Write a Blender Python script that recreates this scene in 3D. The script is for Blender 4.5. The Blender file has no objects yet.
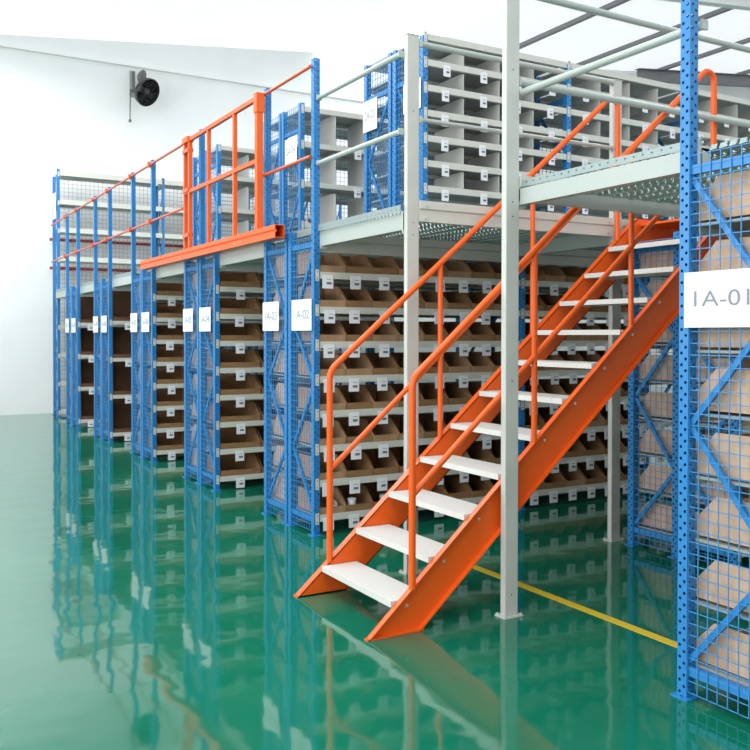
import bpy, math, random
from mathutils import Matrix, Vector
random.seed(7)
S = bpy.context.scene
COL = S.collection
# ------------------------------------------------------------ camera
a, t, q = (math.radians(v) for v in (29.9236, 0.7684, 0.0608))
r_ = Vector((math.cos(a), -math.sin(a), 0)); fw = Vector((math.sin(a), math.cos(a), 0)); up = Vector((0, 0, 1))
f2 = fw*math.cos(t) - up*math.sin(t); u2 = up*math.cos(t) + fw*math.sin(t)
r3 = r_*math.cos(q) + u2*math.sin(q); u3 = u2*math.cos(q) - r_*math.sin(q)
cd = bpy.data.cameras.new('camera'); cam = bpy.data.objects.new('camera', cd); COL.objects.link(cam)
m = Matrix((r3, u3, -f2)).transposed().to_4x4(); m.translation = Vector((0, 0, 1.55)); cam.matrix_world = m
cd.sensor_width = 36; cd.lens = 36*871.22/750; cd.shift_y = -28.22/750; cd.clip_start = .05; cd.clip_end = 200
S.camera = cam
# ------------------------------------------------------------ world, lights, exposure
w = bpy.data.worlds.new('overcast'); S.world = w; w.use_nodes = True
w.node_tree.nodes['Background'].inputs[0].default_value = (.93, .97, 1, 1)
w.node_tree.nodes['Background'].inputs[1].default_value = 1.35
def area(name, loc, rot, sx, sy, power, col=(1, 1, 1)):
    l = bpy.data.lights.new(name, 'AREA'); l.shape = 'RECTANGLE'; l.size = sx; l.size_y = sy; l.energy = power; l.color = col
    o = bpy.data.objects.new(name, l); COL.objects.link(o); o.location = loc; o.rotation_euler = rot
    return o
area('window_daylight', (-6.6, 4, 3.6), (0, math.radians(-84), 0), 4.2, 16, 560, (1, .985, .96))
area('skylight_front', (0, 3.5, 6.6), (0, 0, 0), 2.2, 8, 150)  # added overhead fill lamp, no such roof opening is seen
area('skylight_rear', (1.5, 13.5, 6.8), (0, 0, 0), 2.2, 6, 260)  # added lamp that washes the back wall brighter
area('skylight_far', (10, 11, 7.7), (0, 0, 0), 2.2, 10, 260)  # added fill lamp high over the far side of the hall
S.view_settings.view_transform = 'Standard'; S.view_settings.look = 'None'
S.view_settings.gamma = 1; S.view_settings.use_curve_mapping = False
S.view_settings.exposure = 0.25

# ------------------------------------------------------------ materials
def mat(name, col, rough=.5, metal=0, spec=.5, coat=0):
    m = bpy.data.materials.new(name); m.use_nodes = True
    b = m.node_tree.nodes['Principled BSDF']
    b.inputs['Base Color'].default_value = (*col, 1); b.inputs['Roughness'].default_value = rough
    b.inputs['Metallic'].default_value = metal; b.inputs['Specular IOR Level'].default_value = spec
    b.inputs['Coat Weight'].default_value = coat
    return m
def nd(m, typ, **kw):
    n = m.node_tree.nodes.new(typ)
    for k, v in kw.items(): setattr(n, k, v)
    return n
def math_(m, op, x, y=None, z=None):
    n = nd(m, 'ShaderNodeMath', operation=op)
    for i, v in enumerate((x, y, z)):
        if v is None: continue
        if isinstance(v, (int, float)): n.inputs[i].default_value = v
        else: m.node_tree.links.new(v, n.inputs[i])
    return n.outputs[0]
def noise_col(m, c1, c2, scale, stretch=(1, 1, 1), detail=3, lo=.35, hi=.65):
    L = m.node_tree.links; b = m.node_tree.nodes['Principled BSDF']
    tc = nd(m, 'ShaderNodeTexCoord'); mp = nd(m, 'ShaderNodeMapping'); mp.inputs['Scale'].default_value = stretch
    nz = nd(m, 'ShaderNodeTexNoise'); nz.inputs['Scale'].default_value = scale; nz.inputs['Detail'].default_value = detail
    rp = nd(m, 'ShaderNodeValToRGB'); rp.color_ramp.elements[0].position = lo; rp.color_ramp.elements[1].position = hi
    rp.color_ramp.elements[0].color = (*c1, 1); rp.color_ramp.elements[1].color = (*c2, 1)
    L.new(tc.outputs['Object'], mp.inputs[0]); L.new(mp.outputs[0], nz.inputs['Vector'])
    L.new(nz.outputs['Fac'], rp.inputs[0]); L.new(rp.outputs[0], b.inputs['Base Color'])
    return nz
def holes(m, mode, pitch, rad, c1, c2):
    """cut real see-through round perforations (alpha) on a lattice of the part's own coordinates"""
    L = m.node_tree.links; b = m.node_tree.nodes['Principled BSDF']
    tc = nd(m, 'ShaderNodeTexCoord'); sp = nd(m, 'ShaderNodeSeparateXYZ'); L.new(tc.outputs['Object'], sp.inputs[0])
    if mode == 'post':
        sn = nd(m, 'ShaderNodeSeparateXYZ'); L.new(tc.outputs['Normal'], sn.inputs[0])
        k = math_(m, 'GREATER_THAN', math_(m, 'ABSOLUTE', sn.outputs[0]), .5)
        u = math_(m, 'ADD', math_(m, 'MULTIPLY', sp.outputs[1], k), math_(m, 'MULTIPLY', sp.outputs[0], math_(m, 'SUBTRACT', 1, k)))
        v = sp.outputs[2]
    elif mode == 'xy': u, v = sp.outputs[0], sp.outputs[1]
    else: u, v = sp.outputs[1], sp.outputs[2]
    def spot(cu, off, per_u=None):
        if per_u: du = math_(m, 'SUBTRACT', math_(m, 'PINGPONG', math_(m, 'ADD', u, cu), per_u/2), 0)
        else: du = math_(m, 'SUBTRACT', u, cu)
        dv = math_(m, 'PINGPONG', math_(m, 'ADD', v, off), pitch/2)
        d = math_(m, 'SQRT', math_(m, 'ADD', math_(m, 'MULTIPLY', du, du), math_(m, 'MULTIPLY', dv, dv)))
        return math_(m, 'LESS_THAN', d, rad)
    if mode == 'xy': h = math_(m, 'MAXIMUM', spot(0, 0, pitch), spot(pitch/2, pitch/2, pitch))
    elif mode == 'post': h = math_(m, 'MAXIMUM', spot(c1, 0), spot(c2, pitch/2))
    else: h = math_(m, 'LESS_THAN', math_(m, 'SQRT', math_(m, 'ADD', math_(m, 'POWER', math_(m, 'SUBTRACT', v, c1), 2), math_(m, 'POWER', math_(m, 'PINGPONG', u, pitch/2), 2))), rad)
    L.new(math_(m, 'SUBTRACT', 1, h), b.inputs['Alpha'])

BLUE = (.020, .205, .52)
M = {}
M['blue'] = mat('blue_paint', BLUE, .35)
M['post'] = mat('blue_perforated_steel', BLUE, .35); holes(M['post'], 'post', .05, .0068, .014, .036)
M['wire'] = mat('blue_wire', (.05, .26, .58), .4)
M['greywire'] = mat('galvanised_wire', (.3, .33, .36), .4, .3)
M['orange'] = mat('orange_paint', (.86, .118, .010), .36, spec=.4)
M['railred'] = mat('orange_red_rail_paint', (.68, .10, .03), .35)
M['grey'] = mat('light_grey_paint', (.62, .62, .57), .4)
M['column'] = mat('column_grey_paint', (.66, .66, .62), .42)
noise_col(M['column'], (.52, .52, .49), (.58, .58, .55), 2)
M['rail'] = mat('pale_grey_tube', (.43, .47, .45), .3)
M['galv'] = mat('galvanised_steel', (.42, .50, .50), .35, .35); noise_col(M['galv'], (.28, .35, .35), (.38, .45, .45), 14)
M['flange'] = mat('galvanised_flange', (.30, .37, .37), .4, .3); holes(M['flange'], 'yz', .055, .005, .022, 0)
M['deck'] = mat('perforated_deck_steel', (.34, .42, .41), .4, .3); holes(M['deck'], 'xy', .05, .008, 0, 0)
M['shelf'] = mat('grey_shelf_panel', (.34, .36, .34), .45)
M['divider'] = mat('grey_divider', (.52, .52, .49), .45)
M['tread'] = mat('pale_metal_tread', (.80, .78, .74), .5)
nz = noise_col(M['tread'], (.64, .625, .60), (.69, .675, .65), 60)
M['card1'] = mat('cardboard', (.36, .20, .10), .8, spec=.2); noise_col(M['card1'], (.25, .138, .066), (.32, .18, .09), 9, (1, 1, 4))
M['card2'] = mat('cardboard_pale', (.42, .26, .15), .8, spec=.2); noise_col(M['card2'], (.33, .195, .11), (.42, .26, .15), 7, (3, 3, 1))
M['card3'] = mat('cardboard_light', (.55, .38, .27), .8, spec=.2); noise_col(M['card3'], (.50, .34, .24), (.60, .43, .32), 7, (3, 3, 1))
M['kraft'] = mat('kraft_brown_board', (.20, .10, .055), .75, spec=.2); noise_col(M['kraft'], (.13, .065, .036), (.18, .095, .055), 3, (1, 1, 1))
M['pale'] = mat('pale_board', (.62, .50, .42), .8, spec=.2)
M['paper'] = mat('white_paper', (.80, .81, .86), .6)
M['ink'] = mat('grey_ink', (.16, .16, .19), .7)
M['ink2'] = mat('pale_ink', (.26, .26, .31), .7)
M['bolt'] = mat('zinc_bolt', (.7, .7, .68), .3, .6)
M['black'] = mat('black_plastic', (.018, .018, .02), .25)
M['darkgrey'] = mat('dark_grey_metal', (.12, .12, .125), .45)
M['yellow'] = mat('yellow_floor_paint', (.75, .52, .02), .25)
M['wall'] = mat('white_plaster', (.86, .87, .87), .85, spec=.2); noise_col(M['wall'], (.84, .85, .85), (.88, .885, .885), .8)
M['frame'] = mat('white_roof_steel', (.80, .81, .81), .6)
M['roof'] = mat('translucent_roof_sheet', (.86, .87, .87), .6)
_tl = nd(M['roof'], 'ShaderNodeBsdfTranslucent'); _tl.inputs[0].default_value = (.9, .9, .9, 1); _mx = nd(M['roof'], 'ShaderNodeMixShader'); _mx.inputs[0].default_value = .6  # translucency added so sky light through the roof brightens ceiling and hall
_k = M['roof'].node_tree; _k.links.new(_k.nodes['Principled BSDF'].outputs[0], _mx.inputs[1]); _k.links.new(_tl.outputs[0], _mx.inputs[2]); _k.links.new(_mx.outputs[0], _k.nodes['Material Output'].inputs[0])
M['steel'] = mat('grey_roof_steel', (.20, .20, .21), .5)
M['redpipe'] = mat('red_pipe_paint', (.40, .05, .04), .4)
M['glass'] = mat('frosted_skylight', (.9, .93, .95), .3)  # glowing roof panels, an added light source out of view
M['glass'].node_tree.nodes['Principled BSDF'].inputs['Emission Color'].default_value = (.95, .98, 1, 1)
M['glass'].node_tree.nodes['Principled BSDF'].inputs['Emission Strength'].default_value = 1.5
# floor: glossy green epoxy with faint ripples
fm = mat('green_epoxy', (.004, .15, .085), .06, spec=.6, coat=.2); M['floor'] = fm
noise_col(fm, (.003, .135, .078), (.005, .165, .095), .9, detail=5)
fb = fm.node_tree.nodes['Principled BSDF']; fb.inputs['Coat Roughness'].default_value = .03
tc = nd(fm, 'ShaderNodeTexCoord'); n1 = nd(fm, 'ShaderNodeTexNoise'); n1.inputs['Scale'].default_value = 2.6; n1.inputs['Detail'].default_value = 2
bp = nd(fm, 'ShaderNodeBump'); bp.inputs['Strength'].default_value = .10; bp.inputs['Distance'].default_value = .03
fm.node_tree.links.new(tc.outputs['Object'], n1.inputs['Vector']); fm.node_tree.links.new(n1.outputs['Fac'], bp.inputs['Height'])
fm.node_tree.links.new(bp.outputs[0], fb.inputs['Normal']); fm.node_tree.links.new(bp.outputs[0], fb.inputs['Coat Normal'])

# ------------------------------------------------------------ mesh helpers
class MB:
    def __init__(s): s.v = []; s.f = []; s.mi = []; s.sm = []
    def add(s, vs, fs, mi=0, smooth=False):
        n = len(s.v); s.v += [tuple(p) for p in vs]
        for f in fs: s.f.append([n+i for i in f]); s.mi.append(mi); s.sm.append(smooth)
        return s
    def box(s, x0, x1, y0, y1, z0, z1, mi=0):
        return s.add([(x, y, z) for z in (z0, z1) for y in (y0, y1) for x in (x0, x1)],
                     [(0, 2, 3, 1), (4, 5, 7, 6), (0, 1, 5, 4), (2, 6, 7, 3), (0, 4, 6, 2), (1, 3, 7, 5)], mi)
    def prism(s, pts, axis, lo, hi, mi=0):
        """extrude a closed 2D outline along an axis (pts are the other two coords in xyz order)"""
        def P(p, k):
            if axis == 'x': return (k, p[0], p[1])
            if axis == 'y': return (p[0], k, p[1])
            return (p[0], p[1], k)
        n = len(pts); vs = [P(p, lo) for p in pts] + [P(p, hi) for p in pts]
        fs = [(i, (i+1) % n, n+(i+1) % n, n+i) for i in range(n)] + [tuple(range(n))[::-1], tuple(range(n, 2*n))]
        return s.add(vs, fs, mi)
    def tube(s, path, r, seg=12, mi=0, caps=True):
        path = [Vector(p) for p in path]; rings = []; prev = None
        for i, p in enumerate(path):
            d = (path[min(i+1, len(path)-1)] - path[max(i-1, 0)]).normalized()
            if prev is None: n = d.orthogonal().normalized()
            else: n = (prev - d*prev.dot(d)).normalized()
            prev = n; b = d.cross(n)
            rings.append([p + (n*math.cos(2*math.pi*k/seg) + b*math.sin(2*math.pi*k/seg))*(r[i] if isinstance(r, (list, tuple)) else r) for k in range(seg)])
        vs = [v for R in rings for v in R]
        fs = [(i*seg+k, i*seg+(k+1) % seg, (i+1)*seg+(k+1) % seg, (i+1)*seg+k) for i in range(len(path)-1) for k in range(seg)]
        s.add(vs, fs, mi, True)
        if caps: s.add(rings[0], [tuple(range(seg))[::-1]], mi); s.add(rings[-1], [tuple(range(seg))], mi)
        return s
    def bar(s, p, q_, wx, wy, mi=0):
        """square bar between two points"""
        p, q_ = Vector(p), Vector(q_); d = (q_-p).normalized(); n = d.cross(Vector((1, 0, 0)))
        if n.length < .1: n = d.cross(Vector((0, 0, 1)))
        n.normalize(); b = d.cross(n)
        vs = [c + n*i*wx/2 + b*j*wy/2 for c in (p, q_) for i, j in ((-1, -1), (1, -1), (1, 1), (-1, 1))]
        return s.add(vs, [(3, 2, 1, 0), (4, 5, 6, 7), (0, 1, 5, 4), (1, 2, 6, 5), (2, 3, 7, 6), (3, 0, 4, 7)], mi)
    def mesh(s, name, mats, bevel=0):
        me = bpy.data.meshes.new(name); me.from_pydata(s.v, [], s.f)
        for mm in (mats if isinstance(mats, (list, tuple)) else [mats]): me.materials.append(mm)
        for p, i, k in zip(me.polygons, s.mi, s.sm): p.material_index = i; p.use_smooth = k
        me.update(); return me
def put(name, me, parent=None, loc=(0, 0, 0), rz=0):
    o = bpy.data.objects.new(name, me); COL.objects.link(o); o.location = loc; o.rotation_euler = (0, 0, rz)
    if parent: o.parent = parent
    return o
def tag(o, label, cat, group=None):
    o['label'] = label; o['category'] = cat
    if group: o['group'] = group
    return o
def thing(name, label, cat, loc=(0, 0, 0), group=None):
    o = bpy.data.objects.new(name, None); COL.objects.link(o); o.location = loc; o.empty_display_size = .1
    return tag(o, label, cat, group)
def bevel(o, wd=.004, seg=2):
    b = o.modifiers.new('bevel', 'BEVEL'); b.width = wd; b.segments = seg; b.limit_method = 'ANGLE'; return o
def struct(name, me, loc=(0, 0, 0)):
    o = put(name, me, None, loc); o['kind'] = 'structure'; return o
_c = {}
def cached(key, fn):
    if key not in _c: _c[key] = fn()
    return _c[key]

# ------------------------------------------------------------ the hall
struct('floor', MB().box(-7, 26, -5, 18.1, -.15, 0).mesh('floor', M['floor']))
rz = lambda x: 7.06 + .11*x
struct('wall_back', MB().prism([(-7, 0), (26, 0), (26, rz(26)), (-7, rz(-7))], 'y', 18.1, 18.3).mesh('wall', M['wall']))
struct('trim_1', MB().box(-7, 26, 18.04, 18.1, 7.06, 7.10).mesh('ledge', M['wall']))
struct('wall_right', MB().box(26, 26.2, -5, 18.3, 0, rz(26)).mesh('wall_r', M['wall']))
def roof():
    b = MB(); xs = [(-7, -1.2), (1.2, 8.8), (11.2, 26)]
    for x0, x1 in xs: b.add([(x0, -5.2, rz(x0)), (x1, -5.2, rz(x1)), (x1, 18.3, rz(x1)), (x0, 18.3, rz(x0))], [(0, 3, 2, 1)])
    return b.mesh('roof', M['roof'])
struct('ceiling', roof())
for i, (x0, x1) in enumerate([(-1.2, 1.2), (8.8, 11.2)]):
    struct('window_%d' % (i+1), MB().prism([(x0, rz(x0)+.03), (x1, rz(x1)+.03), (x1, rz(x1)+.07), (x0, rz(x0)+.07)], 'y', -5, 18.1).mesh('skylight', M['glass']))  # unseen glowing strips added in the roof gaps to light the hall
# left wall with a long band of window openings
wl = MB().box(-7.2, -7, -5, 18.3, 0, 1.4).box(-7.2, -7, -5, 18.3, 5.8, rz(-7))
for y in (-5, 0.7, 6.4, 12.1, 17.9): wl.box(-7.2, -7, y, y+.4, 1.4, 5.8)
struct('wall_left', wl.mesh('wall_left', M['wall']))
struct('wall_front', MB().box(-7, 26, -5.2, -5, 0, 6).mesh('wall_f', M['wall']))
b = MB()
for z0, z1, hw in ((-.10, -.08, .09), (-.42, -.40, .09), (-.40, -.10, .012)):
    b.prism([(18.6, rz(18.6)+z0), (25.9, rz(25.9)+z0), (25.9, rz(25.9)+z1), (18.6, rz(18.6)+z1)], 'y', 17.6-hw, 17.6+hw)
struct('trim_12', b.mesh('gable_rafter', M['steel']))
# roof steel near the far gable
for i, y in enumerate((12.0, 6.4, .8)):
    b = MB()
    for z0, z1, hw in ((-.10, -.08, .09), (-.42, -.40, .09), (-.40, -.10, .012)):
        b.prism([(-6.9, rz(-6.9)+z0), (25.9, rz(25.9)+z0), (25.9, rz(25.9)+z1), (-6.9, rz(-6.9)+z1)], 'y', y-hw, y+hw)
    struct('trim_%d' % (i+2), b.mesh('rafter', M['frame']))
for i, x in enumerate((13.5, 16.5, 19.6, 23)):
    struct('trim_%d' % (i+6), MB().box(x-.05, x+.05, -5, 18.05, rz(x)-.10, rz(x)-.0).mesh('purlin', M['steel']))
b = MB()
b.tube([(3.0, 17.98, 3.42), (16, 17.98, 3.42)], .03); b.tube([(3.0, 17.98, 2.86), (16, 17.98, 2.86)], .03)
for x in (3.4, 6.4, 9.4, 12.4, 15.4):
    for z in (3.42, 2.86): b.box(x-.03, x+.03, 17.98, 18.1, z-.03, z+.03)
tag(put('wall_pipe', b.mesh('pipes', M['redpipe'])), 'pair of thin dark red pipes along the white wall behind the mesh-backed rack', 'pipe')
tag(put('floor_line', MB().box(3.445, 3.505, -4.9, 4.86, 0, .003).mesh('line', M['yellow'])), 'yellow line painted on the green floor behind the front stair column', 'floor line')

# ------------------------------------------------------------ racks
def post_mesh(h):
    b = MB(); e = .05
    b.add([(0, 0, 0), (e, 0, 0), (e, e, 0), (0, e, 0), (0, 0, h), (e, 0, h), (e, e, h), (0, e, h)],
          [(0, 1, 5, 4), (1, 2, 6, 5), (2, 3, 7, 6), (3, 0, 4, 7)], 0)
    return b.mesh('upright_post', [M['post']])
def foot_mesh(): return MB().box(-.02, .07, -.02, .07, 0, .006).box(-.012, -.004, .02, .03, .006, .014).mesh('foot', M['blue'])
def beam_mesh(L, h=.052):
    return MB().prism([(0, 0), (0, h), (.012, h), (.012, h-.012), (.034, h-.012), (.034, 0)], 'x', 0, L).mesh('beam', M['grey'])
def plate_mesh(h=.088):
    b = MB().box(0, .03, -.004, 0, 0, h)
    for z in (.2, .8): b.box(.011, .018, -.0055, -.004, h*z-.004, h*z+.004, 1)
    return b.mesh('connector', [M['grey'], M['ink']])
def card_mesh(wd, ht):
    b = MB().box(-wd/2, wd/2, -.004, 0, -ht, 0)
    b.box(-.1*wd, .32*wd, -.0048, -.004, -.34*ht, -.30*ht, 1); b.box(-.12*wd, .34*wd, -.0048, -.004, -.70*ht, -.52*ht, 2)
    return b.mesh('card', [M['paper'], M['ink2'], M['ink']])
def mesh_panel(W, H, p=.05, t_=.0036, plane='yz'):
    b = MB(); n = round(W/p); k = round(H/p)
    for i in range(n+1):
        u = W*i/n
        b.box(-t_/2, t_/2, u-t_/2, u+t_/2, 0, H) if plane == 'yz' else b.box(u-t_/2, u+t_/2, -t_/2, t_/2, 0, H)
    for j in range(k+1):
        z = H*j/k
        b.box(t_/2, t_*1.4, 0, W, z-t_/2, z+t_/2) if plane == 'yz' else b.box(0, W, t_/2, t_*1.4, z-t_/2, z+t_/2)
    return b
def frame(root, x, yf, yb, hf, hb, zz, ztop, zbot, mesh=True, start=0, wire='wire', foot=True):
    """upright frame in the plane x, from yf to yb (outer faces), relative to root"""
    D = yb-yf
    for y, h in ((yf, hf), (yb-.05, hb)):
        o = put('upright_post', cached(('post', h), lambda: post_mesh(h)), root, (x, y, 0 if foot else 2.42))
        if foot: put('foot_plate', cached('foot', foot_mesh), o)
    base = 0 if foot else 2.42
    for z in (ztop, zbot): put('cross_brace', cached(('cb', round(D, 3)), lambda: MB().box(0, .028, .05, D-.05, -.02, .02).mesh('cb', M['blue'])), root, (x+.012, yf, base+z))
    for i in range(len(zz)-1):
        y0, y1 = (yf+.045, yb-.045) if (i+start) % 2 == 0 else (yb-.045, yf+.045)
        put('diagonal_brace', MB().bar((0, y0-yf, zz[i]), (0, y1-yf, zz[i+1]), .026, .02).mesh('db', M['blue']), root, (x+.03, yf, base))
    if mesh:
        z0, z1 = (.03, ztop+.06) if foot else (.03, max(hf, hb)-.02)
        put('mesh_panel', cached(('mp', round(D, 3), z1, wire), lambda: mesh_panel(D-.1, z1-z0).mesh('mp', M[wire])), root, (x+.008, yf+.05, base+z0))
def rack(name, label, x0, x1, yf, yb, face, levels, hf, hb, zz, start=0, first=True, last=True, cards=None, cardsize=(.092, .104),
         foot=True, mesh=True, backmesh=False, dividers=None, divh=.17, group=None, bh=.052, ztop=None, step=None, lastmesh=False, wire='wire', ztb=None):
    R = thing(name, label, 'storage rack', (x0, yf, 0), group)
    base = 0 if foot else 2.42
    ztop = ztop or (2.25 if foot else 1.32)
    L = x1-x0
    if first: frame(R, 0, 0, yb-yf, hf, hb, zz, ztop, .12 if foot else .08, mesh, start, foot=foot, wire=wire)
    if last: frame(R, L-.0, 0, yb-yf, min(hf, H0) if foot and not backmesh else hf, min(hb, H0) if foot and not backmesh else hb, zz, ztop, .12 if foot else .08, lastmesh, start, foot=foot, wire=wire)
    D = yb-yf
    bm = cached(('beam', round(L-.05, 3), bh), lambda: beam_mesh(L-.05, bh))
    for li, z in enumerate(levels):
        ff, bb = (0.003, D-.003) if face < 0 else (D-.003, 0.003)
        fb_ = put('shelf_beam', bm, R, (.05 if face < 0 else L, ff, z-bh/2), 0 if face < 0 else math.pi)
        put('shelf_beam', bm, R, (.05 if face > 0 else L, bb, z-bh/2), 0 if face > 0 else math.pi)
        if face < 0:
            for px in (-.037, L-.05+.007):
                put('connector_plate', cached('plate', plate_mesh), fb_, (px, 0, -.02))
        put('shelf_panel', cached(('sp', round(L, 3), round(D, 3)), lambda: MB().box(.052, L-.002, .037, D-.037, -.012, 0).mesh('sp', M['shelf'])), R, (0, 0, z+bh/2-.012))
        if cards and face < 0 and not (not foot and li == len(levels)-1):
            for cx in cards: put('label_card', cached(('card', cardsize), lambda: card_mesh(*cardsize)), fb_, (cx-.05+random.uniform(-.012, .012), -.001, bh*.55))
        if dividers and li < len(levels)-1:
            for dx in dividers:
                put('shelf_divider', cached(('div', divh, round(D, 3)), lambda: MB().prism([(.01, 0), (.01, divh*.93), (.05, divh), (D-.03, divh), (D-.03, 0)], 'x', -.0025, .0025).mesh('div', M['divider'])), R, (dx, 0, z+bh/2))
    if backmesh:
        H = (hb if foot else hb)-.1
        put('back_mesh', cached(('bm', round(L, 3), H, wire), lambda: mesh_panel(L-.05, H, .08 if foot else .05, .005 if foot else .0036, 'xz').mesh('bm', M['greywire' if foot else wire])), R, (.05, D-.03 if face < 0 else .03, base+.06))
    return R
AP = {}
P_ = 2.24
ZF = [1.98, 1.55, 1.1, .6, .16]
ZZ = [2.22, 1.66, 1.17, .65, .16]
lev8 = [.132+.2685*k for k in range(8)]
H1 = 3.67; H0 = 2.38
GR = 'lower blue storage racks with wire mesh ends'
cA = [.13, .36, .62, .88, 1.16, 1.41, 1.65, 1.88]
cB = [.16, .39, .61, .84, 1.07, 1.3, 1.53, 1.77]
# row a: 1A-02 (two bays) and 1A-03 behind it
rack('storage_rack', 'blue rack marked 1A-02, first bay with small open bins behind the stair', 2.93, 4.955, 6.03, 6.51, -1, lev8, H1, H0, ZZ, 0, cards=cA, group=GR, last=True)
rack('storage_rack', 'bay of rack 1A-02 beyond its blue middle post, behind the upper treads', 4.955, 6.98, 6.03, 6.51, -1, lev8, H0, H0, ZZ, 0, first=False, cards=cB, group=GR)
rack('storage_rack', 'blue rack marked 1A-03, back to back behind rack 1A-02', 2.93, 4.955, 6.54, 7.02, 1, lev8, H0, H1, ZZ, 1, group=GR)
rack('storage_rack', 'second bay of rack 1A-03, glimpsed between the bins of rack 1A-02', 4.955, 6.98, 6.54, 7.02, 1, lev8, H0, H0, ZZ, 1, first=False, group=GR)
yb_ = 6.03+P_; yc = yb_+P_; yd = yc+P_; ye = yd+P_; yf_ = ye+P_
wide = [.27, .72, 1.17, 1.62]
levb = [.112+.2705*k for k in range(8)]
rack('storage_rack', 'blue rack marked 1A-04 below the orange gate, wide bins on white beams', 2.93, 4.955, yb_, yb_+.48, -1, levb, H0, H1, ZZ, 0, cards=wide, group=GR)
rack('storage_rack', 'blue rack marked 1A-05, back to back behind rack 1A-04', 2.93, 4.955, yb_+.51, yb_+.99, 1, levb, H0, H1, ZZ, 1, group=GR)
rack('storage_rack', 'blue rack marked 1A-06 below the left end of the orange beam', 2.93, 4.955, yc, yc+.48, -1, levb, H1, H0, ZZ, 0, cards=[.23, .68, 1.13, 1.58], group=GR)
rack('storage_rack', 'blue rack marked 1A-07, back to back behind rack 1A-06', 2.93, 4.955, yc+.51, yc+.99, 1, levb, H0, H1, ZZ, 1, group=GR)
lev4 = [.11, .655, 1.19, 1.725]
rack('storage_rack', 'blue rack marked 1A-08 with tall dark brown boxes on four shelves', 2.93, 4.955, yd, yd+.48, -1, lev4, H1, H0, ZZ, 0, cards=[.27, .9], group=GR)
rack('storage_rack', 'blue rack marked 1A-09, back to back behind rack 1A-08', 2.93, 4.955, yd+.51, yd+.99, 1, lev4, H0, H1, ZZ, 1, group=GR)
rack('storage_rack', 'blue rack marked 1A-10, farthest rack holding tall brown boxes', 2.93, 4.955, ye, ye+.48, -1, lev4, H1, H0, ZZ, 0, cards=[.22, .9], group=GR)
rack('storage_rack', 'blue rack marked 1A-11, back to back behind rack 1A-10', 2.93, 4.955, ye+.51, ye+.99, 1, lev4, H0, H1, ZZ, 1, group=GR)
levf = [.1, .64, 1.17, 1.71, 2.3, 2.99, 3.53, 4.06, 4.6]
zf = [4.4, 3.7, 3.0, 2.3, 1.66, 1.17, .65, .16]
for i, (xa, lb) in enumerate([(3.01, 'tall empty blue rack with wire mesh back at the far left by the wall'), (5.01, 'second bay of the tall mesh-backed rack by the far white wall'), (7.01, 'third bay of the tall mesh-backed rack, behind the orange gate')]):
    rack('mesh_back_rack', lb, xa, xa+2, yf_, yf_+.5, -1, levf, 4.68, 4.6, zf, 0, first=(i == 0), mesh=(i == 0), backmesh=True, bh=.09, ztop=4.5, group='tall mesh-backed racks along the far wall')
# near right rack 1A-01, its front face turned to the aisle on the right
rack('storage_rack', 'blue rack marked 1A-01, nearest rack cut off by the right edge', 2.99, 5.015, 2.085, 2.585, 1, lev8, H1, H1, ZZ, 1, group=GR, last=False)
rack('storage_rack', 'nearer bay back to back with rack 1A-01 at the right edge', 2.99, 5.015, 1.565, 2.055, -1, lev8, H0, H1, ZZ, 0, group=GR, last=False)
# short double rack under the top of the stair
rack('storage_rack', 'blue mesh-ended rack under the top of the orange staircase, beside the rear grey column', 4.83, 6.83, 4.18, 4.64, 1, lev8, 2.27, 2.27, ZF, 1, ztop=2.17, group=GR, last=False)
rack('storage_rack', 'blue rack behind the near right post, back to back with the one under the stair', 4.83, 6.83, 3.70, 4.15, -1, lev8[:7], 2.08, 2.08, ZF, 0, ztop=2.0, group=GR, last=False)
# upper level
GU = 'grey divided shelving on the upper level'
levu = [.342+2.42+.2075*k for k in range(6)] + [4.01]
zu = [1.26, .70, .08]
AU = dict(foot=False, group=GU, ztop=1.28)
cU = [.23, .62, 1.0, 1.38]
rack('upper_shelving', 'upper shelving with six grey tiers and white cards, bay beside the front left column', 3.92, 5.485, 6.03, 6.51, -1, levu, 1.6, 1.6, zu, 1, cards=cU, cardsize=(.07, .095), dividers=[.42, .80, 1.18], divh=.15, backmesh=True, last=False, **AU)
rack('upper_shelving', 'upper shelving with six grey tiers, middle bay above the orange stair rail', 5.485, 7.05, 6.03, 6.51, -1, levu, 1.6, 1.6, zu, 1, cards=cU, cardsize=(.07, .095), dividers=[.42, .80, 1.18], divh=.15, backmesh=True, first=True, mesh=False, last=True, **AU)
rack('upper_shelving', 'upper shelving with six grey tiers, bay nearest the right blue post', 7.05, 8.6, 6.03, 6.51, -1, levu, 1.6, 1.6, zu, 1, cards=cU, cardsize=(.07, .095), dividers=[.42, .80, 1.18], divh=.15, backmesh=True, first=False, mesh=False, last=True, **AU)
rack('upper_shelving', 'upper shelving marked 2A-03, back to back behind the six tier shelving', 3.92, 5.485, 6.54, 7.02, 1, levu, 1.6, 1.6, zu, 0, **AU)
lev3 = [2.70, 3.13, 3.54, 3.91]
rack('upper_shelving', 'upper shelving marked 2A-04 with three tall tiers behind the tall blue post', 3.86, 5.42, yb_, yb_+.48, -1, lev3, 1.55, 1.55, zu, 1, cards=[.68, 1.2], cardsize=(.08, .1), dividers=[.42, .80, 1.18], divh=.34, backmesh=True, **AU)
rack('upper_shelving', 'upper three tier shelving, back to back behind shelving 2A-04', 3.86, 5.42, yb_+.51, yb_+.99, 1, lev3, 1.55, 1.55, zu, 0, **AU)
rack('upper_shelving', 'second bay of the three tier upper shelving, behind the mesh of 2A-03', 5.42, 6.98, yb_, yb_+.48, -1, lev3, 1.55, 1.55, zu, 1, dividers=[.42, .80, 1.18], divh=.34, backmesh=True, first=False, **AU)
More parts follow.
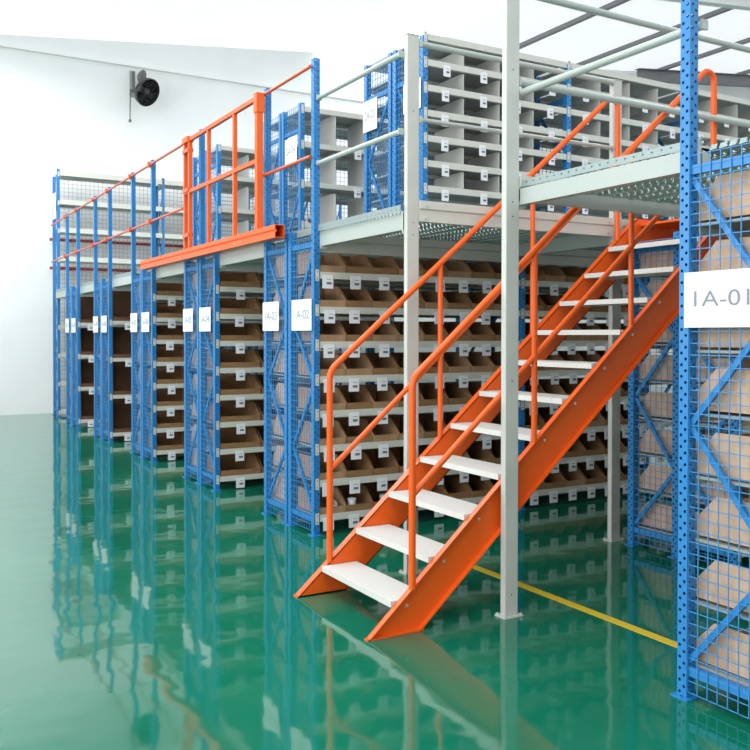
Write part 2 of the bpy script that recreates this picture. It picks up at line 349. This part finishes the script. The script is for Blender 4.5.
rack('upper_shelving', 'upper three tier shelving seen between the bars of the orange gate', 3.76, 5.32, yc, yc+.48, -1, lev3, 1.53, 1.53, zu, 1, cards=[.68, 1.2], cardsize=(.08, .1), dividers=[.42, .80, 1.18], divh=.3, backmesh=True, **AU)
rack('upper_shelving', 'farthest upper three tier shelving, back to back behind the gate one', 3.76, 5.32, yc+.51, yc+.99, 1, lev3, 1.53, 1.53, zu, 0, **AU)

# ------------------------------------------------------------ bins
def bin_mesh(wd, d, h1, h2, s, th=.006, m='card1'):
    b = MB(); b.box(-wd/2, wd/2, 0, d, 0, th)
    b.box(-wd/2, wd/2, 0, th, th, h1); b.box(-wd/2, wd/2, d-th, d, th, h2)
    for sx in (-1, 1):
        lo, hi = (-wd/2, -wd/2+th) if sx < 0 else (wd/2-th, wd/2)
        b.prism([(th, th), (d-th, th), (d-th, h2), (s, h2), (th, h1)], 'x', lo, hi)
    return b.mesh('bin', M[m])
LV = ['lowest', 'second-lowest', 'third-lowest', 'fourth-lowest', 'fourth-highest', 'third-highest', 'second-highest', 'top']
ON = ['first', 'second', 'third', 'fourth', 'fifth', 'sixth', 'seventh', 'eighth']
def add_bin(key, label, x, y, z, face, group, j=1):
    wd, d, h1, h2, s, m = key
    o = put('cardboard_bin', cached(('bin',)+key, lambda: bin_mesh(wd, d, h1, h2, s, m=m)), None,
            (x+random.uniform(-.002, .002), y+(random.uniform(.0, .012)*-face if j else 0), z), 0 if face < 0 else math.pi)
    return tag(o, label, 'bin', group)
ba = (.238, .38, .052, .168, .13, 'card1'); bb2 = (.238, .38, .052, .168, .13, 'card2')
top = .0265
for li, z in enumerate(lev8):
    for i in range(8):
        add_bin(random.choice((ba, ba, bb2)) if i else bb2, 'open cardboard bin, %s from the blue corner post on the %s shelf of rack 1A-02' % (ON[i], LV[li]),
                2.973+.2435*(i+.5), 6.034, z+top, -1, 'small open bins in rack 1A-02')
    for i in range(6):
        add_bin(random.choice((ba, ba, bb2)), 'open cardboard bin, %s past the middle post on the %s shelf of rack 1A-02' % (ON[i], LV[li]),
                5.005+.247*(i+.5), 6.034, z+top, -1, 'small open bins in rack 1A-02')
bw = (.43, .40, .055, .175, .15, 'card1'); bp2 = (.40, .40, .055, .175, .15, 'card2')
for nm, y0, lv in (('1A-04', yb_, levb), ('1A-06', yc, levb)):
    for li, z in enumerate(lv):
        for i in range(2):
            add_bin(bw, 'wide cardboard bin, %s from the blue corner post on the %s shelf of rack %s' % (ON[i], LV[li], nm),
                    3.205+.45*i, y0+.006, z+top, -1, 'wide bins in rack '+nm)
bs = (.40, .38, .06, .178, .12, 'card3')
for nm, ya, lv, g in (('1A-03', 7.02, lev8, 0), ('1A-05', yb_+.99, levb, 0), ('1A-07', yc+.99, levb, 0)):
    for li, z in enumerate(lv):
        add_bin(bs, 'pale cardboard bin seen through the end mesh on the %s shelf of rack %s' % (LV[li], nm), 3.2, ya-.01, z+top, 1, 'bins behind the end mesh of rack '+nm)
tall = (.50, .42, .055, .45, .16, 'kraft')
L4 = ['lowest', 'second-lowest', 'third-lowest', 'top']
for nm, y0 in (('1A-08', yd), ('1A-10', ye)):
    for li, z in enumerate(lev4):
        for i in range(2):
            add_bin(tall, 'tall dark brown box, %s from the corner post on the %s shelf of rack %s' % (ON[i], L4[li], nm), 3.245+.52*i, y0+.006, z+top, -1, 'tall brown boxes in rack '+nm)
for li, z in enumerate(lev8):
    add_bin(bs, 'cardboard bin behind the near right mesh on the %s shelf of rack 1A-01' % LV[li], 3.26, 2.575, z+top, 1, 'bins in rack 1A-01')
    add_bin(bs, 'cardboard bin at the right edge behind mesh on the %s shelf beside rack 1A-01' % LV[li], 3.26, 1.575, z+top, -1, 'bins at the right edge')
    add_bin(bs, 'cardboard bin behind mesh on the %s shelf of the rack under the stair top' % LV[li], 5.10, 4.63, z+top, 1, 'bins in the rack under the stair')
    add_bin(bs, 'second cardboard bin inward on the %s shelf of the rack under the stair top' % LV[li], 5.53, 4.63, z+top, 1, 'bins in the rack under the stair')
    if li < 7: add_bin(bs, 'cardboard bin on the %s shelf, back to back with the stair-top rack' % LV[li], 5.10, 3.71, z+top, -1, 'bins back to back under the stair')
# small goods on the lowest shelf
zb = lev8[0]+top+.0065
b = MB(); seg = 24; R0, R1, hh = .038, .018, .045
for (r0, r1, z0, z1) in ((R0, R0, 0, hh), (R0, R1, hh, hh), (R1, R1, hh, 0), (R1, R0, 0, 0)):
    vs = [(r0*math.cos(2*math.pi*k/seg), r0*math.sin(2*math.pi*k/seg), z0) for k in range(seg)] + [(r1*math.cos(2*math.pi*k/seg), r1*math.sin(2*math.pi*k/seg), z1) for k in range(seg)]
    b.add(vs, [(k, (k+1) % seg, seg+(k+1) % seg, seg+k) for k in range(seg)], 0, r0 == r1)
o = put('tape_roll', b.mesh('roll', M['pale']), None, (3.12, 6.125, zb+.036)); o.rotation_euler = (math.radians(52), 0, .3)
tag(o, 'cream roll lying in the lowest bin next to the blue corner post', 'roll')
def cup():
    b = MB(); b.tube([(0, 0, 0), (0, 0, .004), (0, 0, .085)], [.026, .027, .036], 20, caps=False)
    b.tube([(0, 0, .085), (0, 0, .006)], [.034, .025], 20, caps=False); b.tube([(0, 0, 0), (0, 0, .006)], [.026, .026], 20)
    return b.mesh('cup', M['paper'])
tag(put('white_cup', cached('cup', cup), None, (3.30, 6.10, zb)), 'white plastic cup in the second bin of the lowest shelf', 'cup', 'white cups in the lowest bins')
tag(put('white_cup', cached('cup', cup), None, (3.60, 6.11, zb)), 'white plastic cup in the third bin of the lowest shelf, next to the stringer', 'cup', 'white cups in the lowest bins')

# ------------------------------------------------------------ aisle signs
def sign(text, label, y0, y1, z0, z1, x=2.921, slant=0, cat='sign', group='rack number sheets'):
    cy, cz = (y0+y1)/2, (z0+z1)/2; W, Hh = y1-y0, z1-z0
    o = put('aisle_sign', MB().box(-.002, .002, -W/2, W/2, -Hh/2, Hh/2).mesh('sheet', M['paper']), None, (x, cy, cz)); tag(o, label, cat, group)
    if slant: o.rotation_euler = (slant, 0, 0)
    if text:
        cu = bpy.data.curves.new('txt', 'FONT'); cu.body = text; cu.size = Hh*.40; cu.align_x = 'CENTER'; cu.align_y = 'CENTER'; cu.extrude = .0004
        to = bpy.data.objects.new('txt', cu); COL.objects.link(to)
        bpy.context.view_layer.update()
        me = bpy.data.meshes.new_from_object(to.evaluated_get(bpy.context.evaluated_depsgraph_get()))
        bpy.data.objects.remove(to)
        wd = max(v.co.x for v in me.vertices)-min(v.co.x for v in me.vertices)
        k = W*.72/wd
        for v in me.vertices: v.co.x *= k
        me.materials.clear(); me.materials.append(M['ink2'])
        c = put('printed_number', me, o, (-.0028, 0, 0)); c.rotation_euler = (math.pi/2, 0, -math.pi/2)
    return o
sign('1A-02', 'white sheet printed 1A-02 on the wire mesh end', 6.055, 6.42, 1.585, 1.83)
sign('1A-03', 'white sheet printed 1A-03 on the wire mesh end', 6.68, 7.02, 1.585, 1.83)
for k, (y0, n1, n2) in enumerate(((yb_, '1A-04', '1A-05'), (yc, '1A-06', '1A-07'), (yd, '1A-08', '1A-09'), (ye, '1A-10', '1A-11'))):
    sign(n1, 'white sheet printed %s on the wire mesh end' % n1, y0+.10, y0+.45, 1.585, 1.83)
    sign(n2, 'white sheet printed %s on the wire mesh end' % n2, y0+.66, y0+.99, 1.585, 1.83)
sign('1A-01', 'white sheet printed 1A-01 on the near right rack', 2.18, 2.55, 1.583, 1.815, 2.982)
sign('2A-03', 'white sheet printed 2A-03 on the upper mesh frame', 6.76, 7.01, 3.40, 3.68, 3.908)
sign('2A-02', 'white sheet on the upper frame, half hidden behind the front left column', 6.04, 6.31, 3.42, 3.67, 3.908)
sign('2A-04', 'white sheet printed 2A-04 on the upper shelving behind the orange rail', yb_+.06, yb_+.36, 3.36, 3.64, 3.848)
sign('', 'blank white sheet on the end of the far left tall rack', yf_+.08, yf_+.40, 3.75, 4.25, 3.0)

# ------------------------------------------------------------ mezzanine structure
def column(label, x, y, h):
    R = thing('support_column', label, 'column', (x, y, 0), 'grey columns beside the staircase')
    bevel(put('column_shaft', MB().box(-.045, .045, -.021, .021, .008, h).mesh('shaft', M['column']), R), .004)
    put('base_plate', MB().box(-.066, .066, -.044, .044, 0, .008).mesh('bp', M['column']), R)
    for sx, sy in ((-1, -1), (1, -1), (-1, 1), (1, 1)):
        put('anchor_bolt', cached('ab', lambda: MB().tube([(0, 0, .008), (0, 0, .018)], .007, 8).mesh('ab', M['bolt'])), R, (sx*.056, sy*.034, 0))
    for z in (2.2, 2.28, .12, 1.3, 3.0):
        put('fixing_hole', cached('fh', lambda: MB().tube([(0, -.0222, 0), (0, -.0205, 0)], .005, 8).mesh('fh', M['ink'])), R, (.0, 0, z))
    put('column_cap', MB().box(-.047, .047, -.023, .023, h, h+.006).mesh('cap', M['column']), R)
    return R
Y1, Y2, X3 = 4.80, 3.785, 4.85
column('grey rectangular column behind the lower handrail, left of the other two', 3.035, Y1, 3.49)
column('nearest grey rectangular column standing in front of the staircase', 3.035, Y2, 3.49)
column('rear grey rectangular column beside the blue mesh frame under the stair', X3, Y1, 3.46)
def cbeam_y(label, x, y0, y1, z0=2.235, z1=2.345, flip=1):
    # C section running along the aisle, with end plates
    R = thing('deck_beam', label, 'beam', (x, y0, 0), 'grey beams under the upper deck')
    pr = [(0, z0), (0, z1), (.05*flip, z1), (.05*flip, z1-.02), (.006*flip, z1-.008), (.006*flip, z0+.008), (.05*flip, z0+.02), (.05*flip, z0)]
    if flip < 0: pr = pr[::-1]
    put('beam_web', MB().prism(pr, 'y', 0, y1-y0).mesh('cbeam', M['rail']), R)
    for yy in (0, y1-y0-.008): put('end_plate', MB().box(-.004, .055, yy, yy+.008, z0-.02, z1+.01).mesh('ep', M['grey']), R)
    return R
def cbeam_x(label, x0, x1, y, z0=2.29, z1=2.425, mt='grey'):
    R = thing('deck_beam', label, 'beam', (x0, y, 0), 'grey beams under the upper deck')
    zm = z0+.55*(z1-z0)
    put('beam_web', MB().prism([(0, z0), (0, zm), (-.012, zm+.01), (-.012, z1), (.05, z1), (.05, z0)], 'x', 0, x1-x0).mesh('xbeam', M[mt]), R)
    for px in (.05, x1-x0-.05):
        for zz_ in (z0+.025, z1-.03):
            put('beam_bolt', cached('bb', lambda: MB().tube([(0, -.012, 0), (0, 0.0, 0)], .008, 8).mesh('bb', M['bolt'])), R, (px, -.012 if zz_ > zm else 0, zz_))
    return R
cbeam_y('pale grey beam between the tall blue post and the front left column', 2.985, Y1+.022, 6.03)
cbeam_y('pale grey beam running from the nearest column to the near right post', 3.082, 2.55, Y2+.0, 2.267, 2.355)
for (y0, y1, lb) in ((7.02, yb_, 'grey beam over the aisle between racks 1A-03 and 1A-04'), (yb_+.99, yc, 'grey beam over the aisle between racks 1A-05 and 1A-06'), (yc+.99, yd, 'grey beam over the aisle between racks 1A-07 and 1A-08'), (yd+.99, ye, 'grey beam over the aisle between racks 1A-09 and 1A-10'), (ye+.99, yf_, 'grey beam over the last aisle before the far rack')):
    cbeam_y(lb, 2.985, y0, y1)
cbeam_y('grey beam behind the rear column running back to rack 1A-02', X3, Y1+.04, 6.02)
cbeam_x('long grey beam from the front left column to the rear column', 3.082, X3-.046, Y1-.025)
cbeam_x('grey beam continuing right of the rear column behind the stair top', X3+.046, 9, Y1-.025)
cbeam_x('shaded grey beam over the stair from the nearest column to the right', 3.082, 9, Y2-.025, mt='column')  # darker column paint puts the shade under the deck into the colour
cbeam_x('deep grey beam above the top bins of rack 1A-02', 2.985, 9, 6.05, 2.19, 2.34, 'column')  # darker paint again imitates shade beneath the deck
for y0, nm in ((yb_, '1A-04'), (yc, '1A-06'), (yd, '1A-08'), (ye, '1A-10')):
    cbeam_x('deep grey beam above the top boxes of rack %s' % nm, 2.985, 7, y0+.02, 2.19, 2.34, 'column')  # column paint darkens these beams in place of real shade
def deck(label, x0, x1, y0, y1):
    R = thing('mezzanine_deck', label, 'deck', (x0, y0, 0), 'ribbed steel deck areas of the upper level')
    pts = []; p = .12; n = round((x1-x0)/p)
    for i in range(n):
        u = i*p; pts += [(u, 0), (u+.04, 0), (u+.055, .035), (u+.105, .035)]
    pts.append((n*p, 0))
    z = 2.352; b = MB(); W = y1-y0
    vs = [(px, 0, z+pz) for px, pz in pts]+[(px, W, z+pz) for px, pz in pts]; k = len(pts)
    b.add(vs, [(i, i+1, k+i+1, k+i) for i in range(k-1)])
    put('deck_sheet', b.mesh('deck', M['deck']), R)
    return R
d1 = deck('ribbed grey deck over the racks and aisles left of the stair', 3.04, 16, Y1+.03, 17.2)
d2 = deck('ribbed grey deck over the aisle right of the nearest column', 3.14, 16, .2, Y2-.07)
d3 = deck('small ribbed deck area behind the top of the stair', 5.42, 16, Y2+.04, Y1-.04)
def flange(R, y0, y1, x=2.965, z=2.348, hh=.048):
    o = put('edge_flange', MB().box(0, .003, 0, y1-y0, 0, hh).box(.003, .05, 0, y1-y0, hh-.003, hh).mesh('fl', M['flange']), R)
    o.parent = R; o.location = (x-R.location.x, y0-R.location.y, z)
flange(d1, Y1+.022, 6.03); flange(d2, 2.55, Y2-.0, z=2.362, hh=.038, x=3.083)
flange(d1, 6.08, 7.0, 2.985)
for y0, y1 in ((7.02, yb_), (yb_, yb_+.99), (yb_+.99, yc), (yc, yc+.99), (yc+.99, yd), (yd+.99, ye), (ye+.99, yf_)): flange(d1, y0, y1, 2.985)

# ------------------------------------------------------------ guard rails
def rail(label, p, q_, r=.018, mt='rail', name='guard_rail', ends=True, group='pale grey guard rails of the upper deck', brackets=()):
    R = thing(name, label, 'guard rail', p, group)
    d = Vector(q_)-Vector(p)
    put('rail_tube', MB().tube([d*.0+d.normalized()*.004, d-d.normalized()*.004], r, 14).mesh('rt', M[mt]), R)
    if ends:
        u = d.normalized()
        for e in (Vector((0, 0, 0)), d-u*.01): put('end_plate', MB().bar(e, e+u*.01, .042, .042).mesh('ep', M[mt]), R)
    for bpnt in brackets:
        put('rail_bracket', MB().box(-.012, .03, -.028, .028, -.03, .03).mesh('rb', M['railred']), R, Vector(bpnt)-Vector(p))
    return R
rail('upper pale tube from the tall blue post to the front left column', (2.97, Y1+.022, 3.37), (2.97, 6.03, 3.37))
rail('lower pale tube from the tall blue post to the front left column', (2.97, Y1+.022, 2.87), (2.97, 6.03, 2.87))
rail('lower pale tube between the front left column and the rear column', (3.082, Y1-.02, 2.95), (X3-.046, Y1-.02, 2.95), .015)
rail('top pale tube between the front left column and the rear column', (3.082, Y1-.02, 3.44), (X3-.046, Y1-.02, 3.44), .02)
rail('pale tube rising from the nearest column toward the near right post', (3.10, 2.55, 2.885), (3.10, Y2+.02, 2.885), .02)
rail('top pale tube right of the nearest column, above the frame of view', (3.10, 2.55, 3.45), (3.10, Y2+.02, 3.45), .02)
rail('thick pale tube across the stair opening from the nearest column to the right', (3.082, Y2, 2.945), (5.4, Y2, 2.945), .02)
rail('top pale tube across the stair opening from the nearest column', (3.082, Y2, 3.44), (5.4, Y2, 3.44), .02)
GO = 'thin orange guard rails along the deck edge'
rail('upper thin orange rail between the orange gate and the tall blue post', (2.915, 6.06, 3.61), (2.915, 7.0, 3.61), .014, 'railred', group=GO, ends=False)
rail('lower thin orange rail between the orange gate and the tall blue post', (2.915, 6.06, 2.92), (2.915, 7.0, 2.92), .014, 'railred', group=GO, ends=False)
ends = [yc+.02, yc+.95, yd+.02, yd+.95, ye+.02, ye+.95]
rail('upper long thin orange rail on the blue posts left of the gate', (2.915, yb_+.97, 3.61), (2.915, yf_+.05, 3.61), .014, 'railred', group=GO, ends=False, brackets=[(2.9, y, 3.61) for y in ends])
rail('lower long thin orange rail on the blue posts left of the gate', (2.915, yb_+.97, 2.92), (2.915, yf_+.05, 2.92), .014, 'railred', group=GO, ends=False, brackets=[(2.9, y, 2.92) for y in ends])

# ------------------------------------------------------------ orange gate and its beam
R = thing('gate_beam', 'long orange box beam under the gate with an open right end', 'beam', (2.80, 6.48, 2.335))
L = 10.57-6.48
b = MB(); th = .005; Wd, Ht = .085, .105
b.box(0, Wd, 0, L, 0, th).box(0, Wd, 0, L, Ht-th, Ht).box(Wd-th, Wd, 0, L, th, Ht-th)
b.prism([(0, th), (0, .045), (.012, .052), (.012, .060), (0, .067), (0, Ht-th), (th, Ht-th), (th, .07), (.017, .063), (.017, .049), (th, .042), (th, th)], 'y', 0, L)
put('box_section', b.mesh('gb', M['orange']), R)
for y in (.75, .9, 2.35, 2.5): put('beam_bolt', cached('gbolt', lambda: MB().tube([(-.006, 0, 0), (.0, 0, 0)], .008, 8).mesh('gbo', M['bolt'])), R, (0, y, .03))
for y in (.3, 1.95, L-.3): put('mounting_bracket', MB().box(Wd, .13, y-.03, y+.03, .01, .09).mesh('mbk', M['orange']), R)
R = thing('safety_gate', 'tall orange safety gate of square tubes standing on the orange beam', 'gate', (2.86, 6.96, 2.44))
def sq(name, p, q_, w_=.045, mt='orange'):
    o = put(name, MB().bar(p, q_, w_, w_).mesh('sq', M[mt]), R); return o
z1g = 1.135
sq('gate_post', (0, 2.02, 0), (0, 2.02, z1g), .034); sq('gate_post', (0, 0, 0), (0, 0, z1g+.01), .055)
sq('gate_bar', (-.0, 1.86, .0), (-.0, 1.86, z1g), .038)
sq('gate_bar', (0, 1.28, .0), (0, 1.28, z1g), .034); sq('gate_bar', (0, .57, .0), (0, .57, z1g), .034)
sq('top_rail', (0, 0, z1g), (0, 2.02, z1g), .036); sq('middle_rail', (0, 0, .6), (0, 2.02, .6), .036)
put('post_cap', MB().box(-.035, .035, -.035, .035, z1g-.13, z1g+.035).mesh('pc', M['orange']), R)
put('latch_plate', MB().box(-.035, .035, -.09, .09, -.02, .035).mesh('lp', M['orange']), R, (0, 1.94, z1g))
for z in (.15, .62, 1.03): put('hinge', MB().box(-.03, .03, -.09, .09, -.02, .02).mesh('hg', M['railred']), R, (0, 1.94, z))

# ------------------------------------------------------------ staircase
ST = thing('staircase', 'orange steel staircase with pale metal treads and tubular handrails', 'staircase', (2.0387, 4.15, 0))
ox, oy = 2.0387, 4.15
yL, yR = 4.662, 3.852
run, rise, txs, zs0 = .2323, .20236, 2.0836, -.0341
k = rise/run
TX, BX = 2.160, 2.4765
zt = lambda x: k*(x-TX); zbm = lambda x: k*(x-BX)
def stringer(yweb, out, fl=.036):
    R = ST; b = MB()
    xT = 4.945
    ztp = zt(xT); xB = BX+(ztp-.215)/k
    outer = [(TX, 0), (BX, 0), (xB, zbm(xB)), (5.42, zbm(xB)), (5.42, ztp), (xT, ztp)]
    P = lambda pts: [(x-ox, z) for x, z in pts]
    y0, y1 = sorted((yweb, yweb+out*.006))
    b.prism(P(outer), 'y', y0-oy, y1-oy)
    # flanges
    tk = .007
    f0, f1 = sorted((yweb, yweb+out*fl))
    def strip(p0, p1, side):
        (xa, za), (xb, zb2) = p0, p1; d = Vector((xb-xa, zb2-za)).normalized(); n = Vector((-d.y, d.x))*side*tk
        b.prism(P([(xa, za), (xb, zb2), (xb+n.x, zb2+n.y), (xa+n.x, za+n.y)]), 'y', f0-oy, f1-oy)
    strip((TX, 0.0), (xT, ztp), -1); strip((BX, 0), (xB, zbm(xB)), 1)
    strip((xT, ztp), (5.42, ztp), -1); strip((xB, zbm(xB)), (5.42, zbm(xB)), 1)
    o = put('stringer', b.mesh('stringer', M['orange']), R)
    put('floor_plate', MB().box(TX-.005-ox, BX+.02-ox, f0-oy, f1-oy, 0, .008).mesh('fp', M['orange']), o)
    for n_ in range(1, 12):
        x = txs+n_*run+.09; z = zs0+n_*rise-.03
        ys = yweb+out*.006
        put('bolt_head', MB().tube([(x-ox, ys-oy, z), (x-ox, ys-oy+out*.006, z)], .009, 8).mesh('bh', M['bolt']), o)
    return o
stringer(yR, -1); stringer(yL, 1, .052)
def tread_mesh():
    d, W, th = .235, yL-yR-.012, .004; b = MB()
    b.box(0, d, 0, W, -th, 0).box(0, th, 0, W, -.032, -th).box(d-th, d, 0, W, -.032, -th)
    b.box(th, .02, 0, W, -.032, -.028).box(d-.02, d-th, 0, W, -.032, -.028)
    for yy in (0, W-th): b.box(th, d-th, yy, yy+th, -.03, -th)
    # raised anti-slip studs
    for i in range(5):
        for j in range(22):
            x, y = .03+i*.044, .03+j*.037+(.018 if i % 2 else 0)
            if y < W-.02: b.add([(x-.006, y-.006, 0), (x+.006, y-.006, 0), (x+.006, y+.006, 0), (x-.006, y+.006, 0), (x, y, .001)], [(0, 1, 4), (1, 2, 4), (2, 3, 4), (3, 0, 4)])
    return b.mesh('tread', M['tread'])
tm = tread_mesh()
for n_ in range(1, 12):
    put('tread', tm, ST, (txs+n_*run-ox, yR+.006-oy, zs0+n_*rise))
put('landing_plate', MB().box(4.96-ox, 5.42-ox, yR+.006-oy, yL-.006-oy, 2.365, 2.380).mesh('lpz', M['orange']), ST)
def arc(c, r, a0, a1, n=7):
    return [(c[0]+r*math.cos(math.radians(a0+(a1-a0)*i/n)), c[1]+r*math.sin(math.radians(a0+(a1-a0)*i/n))) for i in range(n+1)]
def handrail(xn, zs, y, xe, k):
    # newel rising from the stringer, bending into the slope, and bending down again at the top
    ang = math.degrees(math.atan(k)); rr = .11
    zline = lambda x: zs + k*(x-xn)          # slope line through (xn, zs)
    # lower bend: tangent to vertical x=xn and the slope line
    tl = rr*math.tan(math.radians((90-ang)/2))
    cz = zs-tl
    pts = [(xn, zt(xn)-.02), (xn, cz-.2)] + arc((xn+rr, cz), rr, 180, 90+ang)
    r2 = .06; half = (90+ang)/2
    tl2 = r2*math.tan(math.radians(half)); 
    ze = zline(xe); cx = xe-r2; cz2 = ze-tl2
    pts += arc((cx, cz2), r2, 90+ang, 0)
    pts += [(xe, zt(min(xe, 4.945))-.01)]
    o = put('handrail', MB().tube([(x-ox, y-oy, z) for x, z in pts], .019, 14).mesh('hr', M['orange']), ST)
    return o, zline
for (xn, zs, y, kk, mids, km, xs, xe) in ((2.380, 1.335, yL+.018, .85, .735, .865, (3.182, 3.95), 4.75), (2.432, 1.322, yR-.018, .866, .713, .875, (3.251, 4.01), 4.75)):
    o, zl = handrail(xn, zs, y, xe, kk)
    put('middle_rail', MB().tube([(xn-ox, y-oy, mids), (xe-ox, y-oy, mids+km*(xe-xn))], .0165, 12).mesh('mr', M['orange']), ST)
    for x in xs: put('baluster', MB().tube([(x-ox, y-oy, zt(x)-.01), (x-ox, y-oy, zl(x))], .0165, 12).mesh('ba', M['orange']), ST)

# ------------------------------------------------------------ wall fan
R = thing('wall_fan', 'black round industrial fan mounted high on the white back wall', 'fan', (4.62, 17.98, 6.55))
fx = Vector((.30, -.35, -.08))
ax = Vector((.45, -.75, -.48)).normalized()
c = Vector((.16, -.42, -.10))
b = MB(); b.tube([c-ax*.12, c-ax*.09, c-ax*.02, c+ax*.07, c+ax*.09], [.06, .2, .275, .29, .275], 32, caps=False)
b.tube([c+ax*.085, c+ax*.0, c-ax*.085], [.27, .255, .19], 32, caps=False)
put('fan_shroud', b.mesh('drum', M['black']), R)
b = MB()
n1_ = ax.orthogonal().normalized(); n2_ = ax.cross(n1_)
for i in range(4):
    an = i*math.pi/2+.4; u = n1_*math.cos(an)+n2_*math.sin(an); v = ax.cross(u)
    pts = [c+u*.04-v*.02, c+u*.22-v*.09, c+u*.235+v*.03+ax*.05, c+u*.05+v*.04+ax*.03]
    b.add(pts+[p_-ax*.004 for p_ in pts], [(0, 1, 2, 3), (7, 6, 5, 4), (0, 4, 5, 1), (1, 5, 6, 2), (2, 6, 7, 3), (3, 7, 4, 0)])
put('fan_blades', b.mesh('blades', M['black']), R)
put('motor_hub', MB().tube([c-ax*.10, c+ax*.04, c+ax*.06], [.06, .06, .03], 20).mesh('hub', M['darkgrey']), R)
b = MB()
for i in range(3):
    rr = .09+.07*i
    b.tube([c+ax*.09+(n1_*math.cos(j*math.pi/12)+n2_*math.sin(j*math.pi/12))*rr for j in range(25)], .004, 6, caps=False)
for i in range(8): 
    u = n1_*math.cos(i*math.pi/4)+n2_*math.sin(i*math.pi/4); b.tube([c+ax*.09+u*.03, c+ax*.09+u*.255], .004, 6)
put('front_guard', b.mesh('guard', M['black']), R)
put('fan_bracket', MB().tube([(0.02, 0, .38), (.02, -.03, .0), (.08, -.1, -.02), (.2, -.3, -.03)], .03, 10).mesh('arm', M['darkgrey']), R)
put('wall_plate', MB().box(-.03, .07, .06, .115, -.1, .42).mesh('wp', M['shelf']), R)
put('wall_spacer', MB().box(0, .04, -.02, .08, -.02, .02).mesh('ws', M['darkgrey']), R)
b = MB(); cc = Vector((.11, -.30, .22)); axb = Vector((.3, -.8, .1)).normalized()
b.tube([cc-axb*.05, cc-axb*.03, cc+axb*.03, cc+axb*.05], [.03, .085, .085, .03], 24)
for i in range(len(b.v)): x, y, z = b.v[i]; b.v[i] = (x+(z-cc.z)*.35, y, cc.z+(z-cc.z)*1.55)
put('rear_vane', b.mesh('vane', M['darkgrey']), R)
put('vane_stem', MB().tube([(.08, -.2, .0), (.10, -.28, .16)], .02, 8).mesh('vs', M['darkgrey']), R)
put('pull_cord', MB().tube([(-.05, -.03, .0), (-.055, -.03, -.3), (-.06, -.03, -.62)], .011, 6).tube([(-.06, -.03, -.61), (-.06, -.03, -.66)], .03, 8).mesh('cord', M['darkgrey']), R)
put('cord_arm', MB().tube([(.06, -.08, 0), (-.06, -.03, .0)], .014, 6).mesh('carm', M['darkgrey']), R)
